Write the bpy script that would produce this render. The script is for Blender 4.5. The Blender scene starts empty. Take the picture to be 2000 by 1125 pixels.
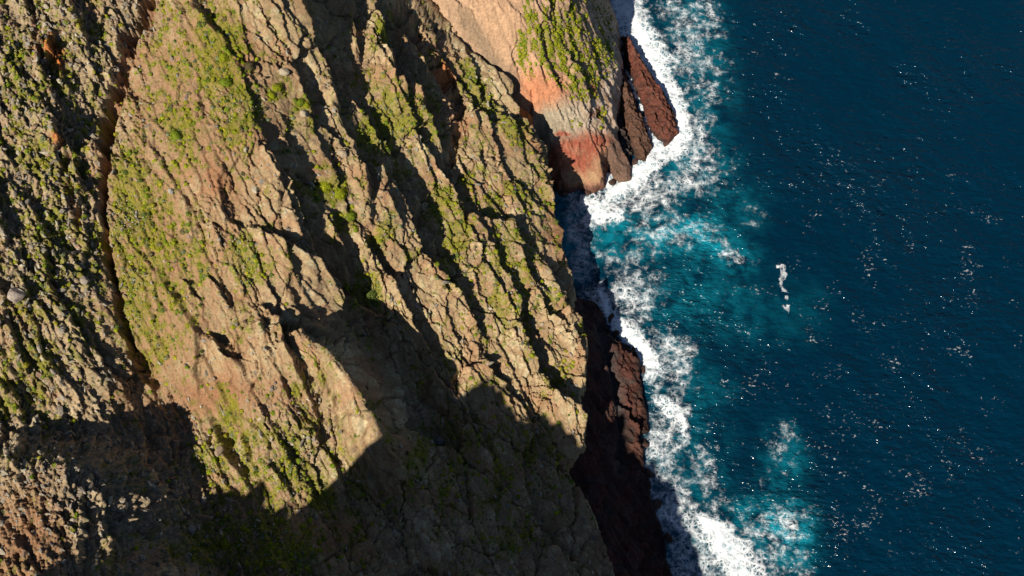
import bpy, math, random
import numpy as np
from mathutils import Vector

# ------------------------------------------------------------------ camera, sky, sun
CAM_H, TILT, LENS = 220.0, math.radians(24.0), 35.0
SUN_DIR, SUN_EL = math.radians(53.0), math.radians(43.0)      # heading the light travels to, height of the sun
scene = bpy.context.scene
col = scene.collection

cam_data = bpy.data.cameras.new('camera')
cam_data.lens = LENS; cam_data.sensor_width = 36.0; cam_data.clip_start = 1.0; cam_data.clip_end = 12000.0
cam = bpy.data.objects.new('camera', cam_data); col.objects.link(cam)
cam.location = (0, 0, CAM_H); cam.rotation_euler = (TILT, 0, 0)
scene.camera = cam

world = bpy.data.worlds.new('World'); scene.world = world; world.use_nodes = True
wn = world.node_tree.nodes; wl = world.node_tree.links
sky = wn.new('ShaderNodeTexSky'); sky.sky_type = 'NISHITA'; sky.sun_disc = False
sky.sun_elevation = SUN_EL; sky.air_density = 0.7; sky.ozone_density = 3.0; sky.dust_density = 0.3; sky.altitude = 200
sky.sun_rotation = math.atan2(-math.cos(SUN_DIR), -math.sin(SUN_DIR))
bg = wn['Background']; bg.inputs['Strength'].default_value = 0.05
wl.new(sky.outputs['Color'], bg.inputs['Color'])

sd = bpy.data.lights.new('sun', 'SUN'); sd.energy = 5.0; sd.angle = math.radians(0.53); sd.color = (1.0, 0.93, 0.82)
sun = bpy.data.objects.new('sun', sd); col.objects.link(sun)
LIGHT = Vector((math.cos(SUN_DIR) * math.cos(SUN_EL), math.sin(SUN_DIR) * math.cos(SUN_EL), -math.sin(SUN_EL)))
sun.rotation_euler = LIGHT.to_track_quat('-Z', 'Y').to_euler()
sun.location = (-200, -250, 300)

vs = scene.view_settings
vs.view_transform = 'Standard'; vs.look = 'None'; vs.exposure = 0.34; vs.gamma = 1.0; vs.use_curve_mapping = False
scene.cycles.max_bounces = 5; scene.cycles.diffuse_bounces = 1; scene.cycles.glossy_bounces = 2

rng = np.random.default_rng(7)
random.seed(7)

# ------------------------------------------------------------------ survey: map points taken off the photograph, with their heights
K = 18.0 / LENS / 1000.0
CT, ST = math.cos(TILT), math.sin(TILT)
def px(u, v, z):
    """plan position of the point seen at (u, v) that stands at height z"""
    dx = (np.asarray(u, float) - 1000) * K; dy = -(np.asarray(v, float) - 562.5) * K
    wy = dy * CT + ST; wz = dy * ST - CT
    t = (np.asarray(z, float) - CAM_H) / wz
    return dx * t, wy * t
def proj(x, y, z):
    zz = z - CAM_H
    yc = y * CT + zz * ST; zc = -y * ST + zz * CT
    return 1000 + x / -zc / K, 562.5 - yc / -zc / K

def tf(p):
    """general dip of the land towards the south"""
    return [(u, v, (.71 + .11 * min(max(v / 700, 0), 1)) * z + 6 * (562 - v) / 562 * min(1.0, z / 45)) for u, v, z in p]
class TPS:
    """smooth surface through surveyed points"""
    def __init__(s, pts, smooth=0.0):
        p = np.array(pts, float)
        s.x, s.y = px(p[:, 0], p[:, 1], p[:, 2]); s.z = p[:, 2]
        n = len(p)
        s.box = (s.x.min(), s.x.max(), s.y.min(), s.y.max())
        r2 = (s.x[:, None] - s.x) ** 2 + (s.y[:, None] - s.y) ** 2
        A = np.zeros((n + 3, n + 3)); A[:n, :n] = s.k(r2) + np.eye(n) * smooth
        P = np.stack([np.ones(n), s.x, s.y], 1); A[:n, n:] = P; A[n:, :n] = P.T
        s.w = np.linalg.solve(A, np.concatenate([s.z, np.zeros(3)]))
    @staticmethod
    def k(r2): return 0.5 * r2 * np.log(r2 + 1e-6)
    def __call__(s, x, y):
        sh = np.shape(x); x = np.ravel(x); y = np.ravel(y)
        x = np.clip(x, s.box[0] - 3, s.box[1] + 3); y = np.clip(y, s.box[2] - 3, s.box[3] + 3)
        out = np.empty(len(x)); n = len(s.x)
        for a in range(0, len(x), 60000):
            b = slice(a, a + 60000)
            r2 = (x[b][:, None] - s.x) ** 2 + (y[b][:, None] - s.y) ** 2
            out[b] = s.k(r2) @ s.w[:n] + s.w[n] + s.w[n + 1] * x[b] + s.w[n + 2] * y[b]
        return out.reshape(sh)
    def drop(s, u, v):
        z = np.full(np.shape(u), 40.0)
        for _ in range(40):
            x, y = px(u, v, z); z = 0.6 * z + 0.4 * s(x, y)
        x, y = px(u, v, z)
        return x, y, z

# ------------------------------------------------------------------ numpy noise
def _hash(ix, iy, seed):
    h = (ix.astype(np.int64) * 374761393 + iy.astype(np.int64) * 668265263 + seed * 974711) & 0xFFFFFFFF
    h = ((h ^ (h >> 13)) * 1274126177) & 0xFFFFFFFF
    h = ((h ^ (h >> 15)) * 2246822519) & 0xFFFFFFFF
    return (h ^ (h >> 16)) & 0xFFFFFFFF
def hrand(ix, iy, seed): return _hash(ix, iy, seed) / 4294967296.0
def perlin(x, y, seed=0):
    xi = np.floor(x); yi = np.floor(y); fx = x - xi; fy = y - yi
    xi = xi.astype(np.int64); yi = yi.astype(np.int64)
    sx = fx * fx * fx * (fx * (fx * 6 - 15) + 10); sy = fy * fy * fy * (fy * (fy * 6 - 15) + 10)
    def g(i, j):
        a = hrand(xi + i, yi + j, seed) * 2 * math.pi
        return np.cos(a) * (fx - i) + np.sin(a) * (fy - j)
    a = g(0, 0) * (1 - sx) + g(1, 0) * sx; b = g(0, 1) * (1 - sx) + g(1, 1) * sx
    return (a * (1 - sy) + b * sy) * 1.5
def fbm(x, y, octs, seed=0, gain=0.5):
    s = 0; a = 1; t = 0
    for o in range(octs):
        s = s + a * perlin(x * 2 ** o, y * 2 ** o, seed + o * 17); t += a; a *= gain
    return s / t
def ridged(x, y, octs, seed=0, gain=0.55):
    s = 0; a = 1; t = 0
    for o in range(octs):
        n = 1 - np.abs(perlin(x * 2 ** o, y * 2 ** o, seed + o * 13)) * 1.6
        s = s + a * n; t += a; a *= gain
    return s / t
def cells(x, y, seed=0, jit=0.9):
    """nearest / second nearest jittered cell: F1, F2, three randoms of the cell, offset from its centre"""
    xi = np.floor(x).astype(np.int64); yi = np.floor(y).astype(np.int64)
    f1 = np.full(x.shape, 9.0); f2 = np.full(x.shape, 9.0)
    bx = np.zeros(x.shape, np.int64); by = np.zeros(x.shape, np.int64); ox = np.zeros(x.shape); oy = np.zeros(x.shape)
    for i in (-1, 0, 1):
        for j in (-1, 0, 1):
            cx = xi + i; cy = yi + j
            dx = x - (cx + 0.5 + jit * (hrand(cx, cy, seed) - 0.5)); dy = y - (cy + 0.5 + jit * (hrand(cx, cy, seed + 1) - 0.5))
            d = dx * dx + dy * dy
            near = d < f1
            f2 = np.where(near, f1, np.minimum(f2, d)); f1 = np.where(near, d, f1)
            bx = np.where(near, cx, bx); by = np.where(near, cy, by); ox = np.where(near, dx, ox); oy = np.where(near, dy, oy)
    return np.sqrt(f1), np.sqrt(f2), hrand(bx, by, seed + 2), hrand(bx, by, seed + 3), hrand(bx, by, seed + 4), ox, oy
def sstep(a, b, x):
    t = np.clip((x - a) / (b - a), 0, 1); return t * t * (3 - 2 * t)
def lerp(a, b, t): return a + (b - a) * t
def facets(x, y, size, aniso, ang, seed, rise=0.5, rnd=0.6):
    """fractured rock: tilted flat blocks, drawn out along the strike, stepping down to the right"""
    c, s = math.cos(ang), math.sin(ang)
    al = (x * c + y * s) / (size * aniso); ac = (x * s - y * c) / size          # along the strike, across it
    f1, f2, r1, r2, r3, ox, oy = cells(al, ac, seed)
    h = rnd * (r1 - 0.5) + (r2 - 0.5) * 0.8 * ox + ((r3 - 0.5) * 0.8 - rise) * oy
    return h, f2 - f1, r1
STRIKE = math.radians(-58)

def blobs(u, v, lst):
    m = np.zeros(np.shape(u))
    for (cu, cv, ru, rv, deg, amp) in lst:
        c, s = math.cos(math.radians(deg)), math.sin(math.radians(deg))
        du = u - cu; dv = -(v - cv)
        a = (du * c + dv * s) / ru; b = (-du * s + dv * c) / rv
        m = np.maximum(m, amp * np.exp(-0.7 * (a * a + b * b) ** 1.5))
    return m
def polyline(u, v, pts):
    """distance to a line and side (+ = right of the direction of travel), and how far along"""
    best = np.full(np.shape(u), 1e9); side = np.zeros(np.shape(u)); along = np.zeros(np.shape(u))
    n = len(pts) - 1
    for i in range(n):
        ax, ay = pts[i][:2]; bx, by = pts[i + 1][:2]
        ex, ey = bx - ax, by - ay; L2 = ex * ex + ey * ey + 1e-9
        t = np.clip(((u - ax) * ex + (v - ay) * ey) / L2, 0, 1)
        dx = u - ax - t * ex; dy = v - ay - t * ey
        d = np.sqrt(dx * dx + dy * dy); near = d < best
        cr = ex * dy - ey * dx
        best = np.where(near, d, best); side = np.where(near, np.sign(-cr), side); along = np.where(near, (i + t) / n, along)
    return best, side, along
def inside(u, v, poly):
    r = np.zeros(np.shape(u), bool); n = len(poly)
    for i in range(n):
        ax, ay = poly[i]; bx, by = poly[(i + 1) % n]
        c = (ay > v) != (by > v)
        r ^= c & (u < (bx - ax) * (v - ay) / (by - ay + 1e-12) + ax)
    return r

# ------------------------------------------------------------------ mesh helpers
def axis(lo, a, b, hi, step, grow=1.12):
    mid = list(np.arange(a, b, step)); left = []; right = []
    p, s = a, step
    while p > lo: s *= grow; p -= s; left.append(p)
    p, s = mid[-1], step
    while p < hi: s *= grow; p += s; right.append(p)
    return np.array(left[::-1] + mid + right)
def grid_mesh(name, X, Y, Z, keep=None, attrs=None, mat=None, smooth=True):
    ny, nx = X.shape
    idx = np.arange(nx * ny).reshape(ny, nx)
    q = np.stack([idx[:-1, :-1], idx[:-1, 1:], idx[1:, 1:], idx[1:, :-1]], -1).reshape(-1, 4)
    if keep is not None: q = q[keep.reshape(-1)]
    used = np.unique(q); remap = np.full(nx * ny, -1, np.int64); remap[used] = np.arange(len(used)); q = remap[q]
    co = np.stack([X.ravel()[used], Y.ravel()[used], Z.ravel()[used]], -1)
    me = bpy.data.meshes.new(name)
    me.vertices.add(len(co)); me.vertices.foreach_set('co', co.astype(np.float32).ravel())
    me.loops.add(q.size); me.loops.foreach_set('vertex_index', q.astype(np.int32).ravel())
    me.polygons.add(len(q)); me.polygons.foreach_set('loop_start', np.arange(0, q.size, 4, dtype=np.int32))
    me.polygons.foreach_set('use_smooth', np.full(len(q), smooth))
    me.update(calc_edges=True)
    for k, a in (attrs or {}).items():
        if a.ndim == 3:
            at = me.attributes.new(k, 'FLOAT_COLOR', 'POINT')
            c = np.concatenate([a.reshape(-1, 3)[used], np.ones((len(used), 1))], 1)
            at.data.foreach_set('color', c.astype(np.float32).ravel())
        else:
            at = me.attributes.new(k, 'FLOAT', 'POINT'); at.data.foreach_set('value', a.ravel()[used].astype(np.float32))
    if mat: me.materials.append(mat)
    ob = bpy.data.objects.new(name, me); col.objects.link(ob)
    return ob
def normals(X, Y, Z):
    xu = np.gradient(X, axis=1); zu = np.gradient(Z, axis=1); yv = np.gradient(Y, axis=0); zv = np.gradient(Z, axis=0)
    nx = -zu / xu; ny = -zv / yv; L = np.sqrt(nx * nx + ny * ny + 1)
    return nx / L, ny / L, 1 / L
def box(a, n):
    for ax in (0, 1):
        p = np.concatenate([np.repeat(np.take(a, [0], ax), n, ax), a, np.repeat(np.take(a, [-1], ax), n, ax)], ax)
        c_ = np.cumsum(p, ax); k = a.shape[ax]
        c_ = np.concatenate([np.zeros_like(np.take(c_, [0], ax)), c_], ax)
        a = (np.take(c_, range(2 * n + 1, 2 * n + 1 + k), ax) - np.take(c_, range(k), ax)) / (2 * n + 1)
    return a
def face_any(m): return m[:-1, :-1] | m[1:, :-1] | m[:-1, 1:] | m[1:, 1:]
def tag(o, label=None, cat=None, group=None, kind=None):
    for k, v in (('label', label), ('category', cat), ('group', group), ('kind', kind)):
        if v: o[k] = v
    return o

# ------------------------------------------------------------------ materials
def N(nt, t, **kw):
    n = nt.nodes.new(t)
    for k, v in kw.items():
        if k in n.inputs: n.inputs[k].default_value = v
        else: setattr(n, k, v)
    return n
def rock_material(name, bump=0.5, rough=0.95, fine=1.0):
    m = bpy.data.materials.new(name); m.use_nodes = True; nt = m.node_tree; L = nt.links.new
    b = nt.nodes['Principled BSDF']; b.inputs['Roughness'].default_value = rough
    b.inputs['Specular IOR Level'].default_value = 0.15
    at = N(nt, 'ShaderNodeAttribute', attribute_name='col')
    tc = N(nt, 'ShaderNodeTexCoord')
    n1 = N(nt, 'ShaderNodeTexNoise', Scale=2.2 * fine, Detail=8.0, Roughness=0.75)
    L(tc.outputs['Object'], n1.inputs['Vector'])
    mr = N(nt, 'ShaderNodeMapRange'); mr.inputs['From Min'].default_value = 0.3; mr.inputs['From Max'].default_value = 0.7
    mr.inputs['To Min'].default_value = 0.6; mr.inputs['To Max'].default_value = 1.4
    L(n1.outputs['Fac'], mr.inputs['Value'])
    mx = N(nt, 'ShaderNodeMix', data_type='RGBA', blend_type='MULTIPLY'); mx.inputs[0].default_value = 1.0
    L(at.outputs['Color'], mx.inputs[6]); L(mr.outputs['Result'], mx.inputs[7])
    L(mx.outputs[2], b.inputs['Base Color'])
    n2 = N(nt, 'ShaderNodeTexNoise', Scale=1.6 * fine, Detail=9.0, Roughness=0.7); L(tc.outputs['Object'], n2.inputs['Vector'])
    bp = N(nt, 'ShaderNodeBump', Strength=bump, Distance=0.5)
    L(n2.outputs['Fac'], bp.inputs['Height']); L(bp.outputs['Normal'], b.inputs['Normal'])
    return m
M_ROCK = rock_material('weathered_rock', 0.55)
M_HEAD = rock_material('ochre_rock', 0.35)
M_DARK = rock_material('wet_basalt', 0.4, rough=0.75)

# ------------------------------------------------------------------ main cliff
PA = [(0,0,95),(0,200,90.5),(0,400,84),(0,600,77),(0,780,69),(100,100,90),(100,330,82),(100,550,75),(120,720,66.5),(170,30,90),
      (150,200,84),(165,330,79),(155,480,74.5),(175,620,68),(290,20,86),(245,80,84),(212,230,79),(203,380,74),(215,520,68),(240,640,61),(280,730,54),(250,300,77.5),(245,450,71.5),(262,600,64),
      (350,40,87),(420,150,82),(330,250,79),(400,330,75),(300,430,70),(420,480,69),(330,590,64),(420,640,61.5),(370,720,57),
      (500,60,84),(550,-40,86),(560,170,74),(540,300,72),(500,420,69),(600,330,64),(560,500,63),(520,600,60),(560,640,59),(600,655,58.5),(650,700,57),(690,755,55.5),(735,825,53.5),(742,842,52),(690,860,46),(640,800,49),
      (480,760,57),(560,820,53),(620,900,46),(520,900,51),(640,1000,41),
      (650,60,68),(700,150,59),(680,280,57),(740,60,56),(780,240,50),(720,380,52),(700,520,49),(660,440,56),(640,590,49),(580,580,57),
      (830,330,40),(800,420,42),(790,520,41),(860,480,36),(880,600,32),(780,640,37),
      (940,400,30),(1075,390,12.5),(1088,440,11),
      (1010,470,22),(940,530,28),(1060,520,19),(1110,530,12.5),(1030,620,22),(1130,610,15),(960,680,24),(1080,700,21),(1140,720,19),(1132,780,19),(1060,790,22),
      (860,740,29),(760,740,34),(790,800,31),(690,650,42),(730,700,37),(800,860,32),(900,860,27),(1000,850,22),(1090,860,19),(1140,860,17),(1110,920,17),(1040,960,21),(940,960,26),(840,960,32),
      (740,960,37),(1150,990,15),(1172,1045,15),(1080,1050,21),(980,1060,27),(860,1060,34),(720,1080,42),(1195,1130,15),(1100,1130,22),(960,1130,30),(800,1130,40),
      (420,830,50),(360,800,50),(430,940,48.5),(470,1030,48),(560,1060,49),(600,1130,49),
      (300,800,52),(200,815,58.5),(100,835,63),(0,850,67),(330,860,51),(250,870,56),(130,865,64),
      (0,900,73),(60,880,72),(150,900,71),(220,950,67),(310,1010,59),(380,1060,53),(40,1000,75),(160,1020,72),(260,1060,65),(380,1110,54),(0,1130,78),(150,1130,76),(300,1140,66),(430,1130,51)]
PA2 = [(790,30,44),(820,120,40),(880,240,33),(840,0,37),(880,70,33.5),(920,180,30),(960,140,26.5),(960,260,26.5),(1010,190,21.5),(1040,245,17),(1000,330,21.5),(1050,310,14)]
A = TPS(tf(PA) + PA2, 2.0)
RIM2 = [(770,-160,44),(815,-60,40),(842,0,36.5),(880,45,34),(918,92,30.5),(960,140,26.5),(1010,190,21.5),(1035,222,18.5),(1040,248,17),(1048,300,14),(1066,350,12)]
RIM = [(1080,405,12),(1088,450,11),(1097,495,11),(1113,545,12.5),(1130,602,15),(1139,680,18.5),(1141,730,19),(1133,775,19),(1141,820,18),(1138,870,17),(1108,915,17),(1122,950,15),(1150,990,15),(1172,1045,15),(1190,1110,15),(1215,1180,15),(1250,1290,15)]
rim = [tuple(float(q) for q in px(*p)) for p in RIM2 + tf(RIM)]

ax_ = axis(-260, -93, 24, 70, 0.17); ay_ = axis(-90, 13, 143, 330, 0.17)
X, Y = np.meshgrid(ax_, ay_)
Zb = A(X, Y)
U, V = proj(X, Y, Zb)
# unseen southern ridge below the view, its crest shaped to cast the ravine's shadow
BND = [(430,905),(500,940),(530,915),(560,955),(585,938),(610,985),(640,1010),(672,950),(690,945),(722,868),(745,845),(900,770),(940,720),(1000,690),(1030,730),(1060,745),(1132,777)]
SEA = [(1252,770),(1290,855),(1340,930),(1390,1020),(1430,1085),(1480,1180)]
RY = -14.0
crest = []
bu, bv = np.array(BND, float).T
bx, by, bz = A.drop(bu, bv)
sx, sy = px(*np.array(SEA, float).T, 0.0)
for x, y, z in list(zip(bx, by, bz)) + list(zip(sx, sy, np.zeros(len(sx)))):
    t = (y - RY) / math.sin(SUN_DIR)
    crest.append((x - t * math.cos(SUN_DIR), z + t * math.tan(SUN_EL)))
crest.sort()
cx_ = np.array([c[0] for c in crest]); cz_ = np.array([c[1] for c in crest])
print('CREST', [(round(a), round(b)) for a, b in crest])
cxx = np.concatenate([[-400, cx_[0] - 14, cx_[0] - 5], cx_, [cx_[-1] + 25]]); czz = np.concatenate([[60, 70, cz_[0] - 6], cz_, [5]])
ridge = np.interp(X + 5 * fbm(X * .16, Y * .01, 4, 9, .6), cxx, czz) + 2.0 * fbm(X * .6, Y * .02, 3, 11) + 5.0 * fbm(X * 0.11, Y * 0.02, 4, 5, .6) - 4.2 * np.abs(Y - RY)
# fade of the ridge where the view begins, so it stays out of sight to the south
Zb = np.where(Y < 16, np.maximum(Zb, ridge), Zb)

# digitised scarps: (points, drop in metres, reach on the high side, reach on the low side) in survey coordinates
SC = [([(571,-20),(585,20),(603,60),(640,140),(655,205),(668,250),(690,285),(708,345),(715,390)], 2.6, 30, 42),
      ([(731,0),(745,46),(745,100),(763,124),(763,156),(795,178),(827,185),(832,215),(862,270),(868,318)], 4.5, 40, 60),
      ([(693,-20),(686,30),(690,80),(706,130)], 2.2, 18, 20),
      ([(692,284),(713,355),(713,405),(724,465),(722,540)], 1.0, 14, 12),
      ([(777,327),(806,355),(820,400),(827,435),(852,457),(866,503),(884,517)], 1.8, 26, 24),
      ([(617,417),(631,463),(663,485),(674,506)], 1.2, 14, 14),
      ([(646,405),(670,453),(678,474),(692,542),(697,585)], 2.4, 24, 36),
      ([(724,467),(749,520),(774,560),(795,595),(812,640),(850,690)], 2.8, 26, 44),
      ([(539,345),(546,403),(553,457),(550,510)], 0.6, 10, 7),
      ([(578,340),(589,393),(603,439),(617,464)], 1.1, 14, 12),
      ([(507,250),(535,313),(550,355),(545,380)], 1.2, 16, 14),
      ([(575,320),(592,370),(594,400)], 0.8, 12, 8),
      ([(962,460),(966,528),(966,620)], 0.5, 10, 5),
      ([(995,480),(1030,530),(1068,575)], 1.2, 14, 14),
      ([(405,535),(434,578),(450,602)], 1.0, 12, 12),
      ([(356,545),(390,592)], 0.8, 12, 10),
      ([(415,435),(432,470),(434,490)], 0.8, 12, 10),
      ([(400,655),(425,672),(440,700),(475,705)], 1.6, 20, 20),
      ([(545,640),(598,648),(650,690),(690,740),(722,785),(746,838)], 3.4, 40, 60),
      ([(560,560),(570,600),(600,625)], 1.5, 14, 20),
      ([(118,50),(100,85),(90,125),(84,160)], 1.6, 18, 18),
      ([(85,470),(92,510),(100,565),(112,595)], 1.2, 16, 12),
      ([(135,620),(167,690),(187,730)], 1.1, 16, 12),
      ([(100,215),(108,260),(120,285)], 1.4, 16, 16),
      ([(150,300),(160,360),(150,420)], 1.4, 18, 20),
      ([(165,430),(172,480),(160,520)], 1.0, 14, 14),
      ([(640,165),(655,200),(690,215)], 1.0, 12, 12),
      ([(880,140),(892,180),(898,215)], 1.0, 14, 14),
      ([(960,180),(985,235),(1010,260),(1035,300),(1060,360),(1072,410)], 1.3, 14, 16),
      ([(935,290),(945,320),(950,345)], 0.8, 10, 8),
      ([(905,310),(912,335),(945,360)], 0.7, 10, 8),
      ([(1015,375),(1030,420),(1050,445)], 0.8, 12, 9),
      ([(920,170),(925,215),(935,250)], 0.9, 12, 10),
      ([(800,100),(812,130),(806,160),(835,165)], 1.2, 14, 14),
      ([(845,95),(858,130),(862,160)], 1.2, 12, 16),
      ([(1060,590),(1075,618),(1118,600)], 1.0, 12, 12),
      ([(880,545),(892,575)], 0.7, 10, 8),
      ([(440,320),(450,350),(446,378)], 0.9, 12, 10),
      ([(352,168),(345,200)], 0.7, 8, 8),
      ([(165,960),(170,1010),(160,1060),(165,1125)], 1.8, 16, 14),
      ([(215,1010),(222,1060),(216,1125)], 1.5, 14, 12),
      ([(505,790),(520,830),(525,860)], 0.9, 12, 9),
      ([(560,790),(585,830)], 0.8, 12, 9),
      ([(640,800),(652,860),(655,900)], 0.8, 12, 9)]
pad = 9 * fbm(X * 0.35, Y * 0.35, 4, 3), 9 * fbm(X * 0.35 + 40, Y * 0.35, 4, 4)
UW, VW = U + pad[0], V + pad[1]
S = np.zeros_like(X)
for pts, h, rl, rr in SC:
    us = [p[0] for p in pts]; vs_ = [p[1] for p in pts]; m = 130
    sel = (UW > min(us) - m) & (UW < max(us) + m) & (VW > min(vs_) - m) & (VW < max(vs_) + m)
    if not sel.any(): continue
    d, side, al = polyline(UW[sel], VW[sel], pts)
    # on these maps v grows downwards, so the low side is the one with the positive sign
    low = -side
    taper = np.sqrt(np.clip(np.minimum(al, 1 - al) * 5 + 0.05, 0, 1))
    hi = np.exp(-(d / rl) ** 1.3) * 0.55; lo = -np.exp(-(d / rr) ** 1.5) * 0.45
    e = np.where(low > 0, hi, lo)
    S[sel] += 1.5 * h * taper * e
SIDE_CHECK = S.max()

# the trench of the red gully and the smaller runnels of the left slope
GUL = [([(292,-10),(280,40),(250,72),(243,120),(228,180),(210,235),(203,300),(203,370),(200,430),(212,500),(224,560),(236,620),(258,680),(290,735),(330,780)], [18,16,23,19,22,16,15,10,9,11,9,12,13,16,22], 6.0),
       ([(60,0),(70,60),(60,120)], [8,8,8], 1.2),
       ([(130,300),(125,350),(150,420),(160,470)], [12,16,14,8], 2.2),
       ([(95,440),(100,520),(112,590)], [8,8,8], 1.5),
       ([(790,20),(830,90),(880,160),(905,230),(885,300),(872,360)], [26,24,18,16,14,10], 2.5),
       ([(1000,250),(1040,320),(1062,380)], [6,6,5], 0.8)]
gully = np.zeros_like(X)
RAG = 9 * fbm(X * .8, Y * .6, 4, 6, .55), 9 * fbm(X * .8 + 20, Y * .6, 4, 8, .55)
for pts, wd, dep in GUL:
    us = [p[0] for p in pts]; vs_ = [p[1] for p in pts]
    sel = (UW > min(us) - 60) & (UW < max(us) + 60) & (VW > min(vs_) - 60) & (VW < max(vs_) + 60)
    d, side, al = polyline(UW[sel] + RAG[0][sel], VW[sel] + RAG[1][sel], pts)
    w = np.interp(al, np.linspace(0, 1, len(wd)), wd)
    g = (1 - sstep(0.45, 1.0, d / w)) * np.where(al > .85, np.clip((1 - al) / .15, 0, 1), 1)
    gully[sel] = np.maximum(gully[sel], g); S[sel] -= dep * (.85 + 1.0 * fbm(al * 16, al * 0 + .3, 3, 12)) * g * np.interp(w, [6, 18], [0.5, 1.0])

# rock zones
ROUGH = blobs(UW, VW, [(60,150,150,260,0,1),(80,480,130,260,0,1),(110,700,110,120,0,.8),(180,950,260,150,-25,1),(100,1080,130,80,0,.5),(330,900,90,110,0,.8),(250,30,60,60,0,.9),(560,840,90,110,0,.6)])
SOIL = blobs(UW, VW, [(400,200,120,170,0,1),(300,480,90,200,0,.9),(420,480,110,180,0,.5),(330,640,80,90,0,.9),(500,760,110,90,-30,.5),(350,780,90,70,0,.8),(40,1060,80,110,0,.9),(500,1030,130,90,0,.7),(90,100,22,45,20,1)])
SLAB = np.clip(1 - ROUGH * 0.7 - SOIL, 0.15, 1)
XS = X * 1.35; YS = Y * 1.1
wx = 1.0 * fbm(XS * .3, YS * .3, 6, 21, .65); wy = 1.0 * fbm(XS * .3 + 9, YS * .3, 6, 22, .65)
fA, cA, idA = facets(XS + wx * 1.6, YS + wy * 1.6, 6.0, 3.0, STRIKE, 31, 0.75, 0.7)
fB, cB, idB = facets(XS + wx, YS + wy, 2.3, 2.6, STRIKE + .06, 32, 0.6, 0.7)
fC, cC, idC = facets(XS + wx * .6, YS + wy * .6, 1.05, 1.4, STRIKE - .1, 33, 0.5, 0.8)
fD, cD, idD = facets(XS + wx * .5, YS + wy * .5, 0.5, 1.3, STRIKE, 34, 0.3, 0.9)
fZ, cZ, idZ = facets(XS + wx * 2.2, YS + wy * 2.2, 12.0, 2.0, STRIKE + .12, 36, 0.7, 1.0)      # whole buttresses
fZ = box(fZ, 2); fA = box(fA, 1)
fE, cE, idE = facets(XS + wx * .8, YS + wy * .8, 1.9, 1.25, STRIKE + .9, 35, 0.35, 0.8)      # cross fractures
crag2 = sstep(-.3, .3, fbm(XS * .07 + 50, YS * .07, 3, 46))
crag = sstep(.02, .4, fbm(XS * .09, YS * .09, 4, 45))
c, s = math.cos(STRIKE), math.sin(STRIKE)
AL, AC = XS * c + YS * s, XS * s - YS * c
flute = ridged(AL * 0.05 + wx * .1, AC * 0.22 + wy * .15, 5, 41)
und = fbm(X * 0.045, Y * 0.045, 4, 42)
D = (0.9 * und
     + SLAB * (2.9 * fZ + 1.35 * fA + (.2 + .75 * crag2) * fB + (.11 + .42 * crag) * fC + (.035 + .2 * crag) * fD + .9 * crag * fE + 0.3 * (flute - .55))
     + ROUGH * (0.6 * fA + 0.7 * fB + 0.7 * fC + 0.42 * fD + .9 * fE + 0.2 * (flute - .55))
     + SOIL * (0.35 * fB + (.12 + .3 * crag) * fC + 0.07 * fD + .5 * crag * fE + 0.25 * (flute - .55)))
crk = sstep(.0, .35, fbm(X * .12, Y * .12, 3, 44))
D -= (SLAB * .5 * crk + ROUGH * .25) * (1 - sstep(0.0, 0.08, cB)) + SLAB * .9 * (1 - sstep(0.0, 0.05, cA)) * sstep(.35, .6, idA) + SLAB * 1.2 * (1 - sstep(0, .035, cZ)) + .08 * (SLAB * crk + ROUGH) * (1 - sstep(0, .10, cC))
D *= (1 - 0.3 * gully)
# outside the rim the cliff falls straight to the sea
dist, side, al = polyline(X, Y, rim)
out = dist * np.where(side > 0, 1, -1)                 # + = seaward
jag = 0.8 * fbm(Y * .3, Zb * .05, 4, 55) + 0.5 * fB
out = out + jag * 0.8
if out[np.searchsorted(ay_, 60), np.searchsorted(ax_, -60)] > 0: out = -out
wall = np.maximum(out, 0)
Zr = Zb + S - 11.0 * (np.sqrt(wall ** 2 + 0.25) - 0.5)
Zr = np.maximum(Zr, -6.0 - 0.0 * X)
nx, ny, nz = normals(X, Y, box(box(Zb, 14), 14))
tame = 1 - .85 * sstep(.12, .5, np.abs(box(Zb, 9) - Zb))          # no folding where the ground bends sharply
D = D * tame
fade = np.where(out > 0, np.exp(-wall * 1.5), 1)
PXo, PYo, PZo = X + nx * D * fade, Y + ny * D * fade, Zr + nz * D * fade

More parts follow.
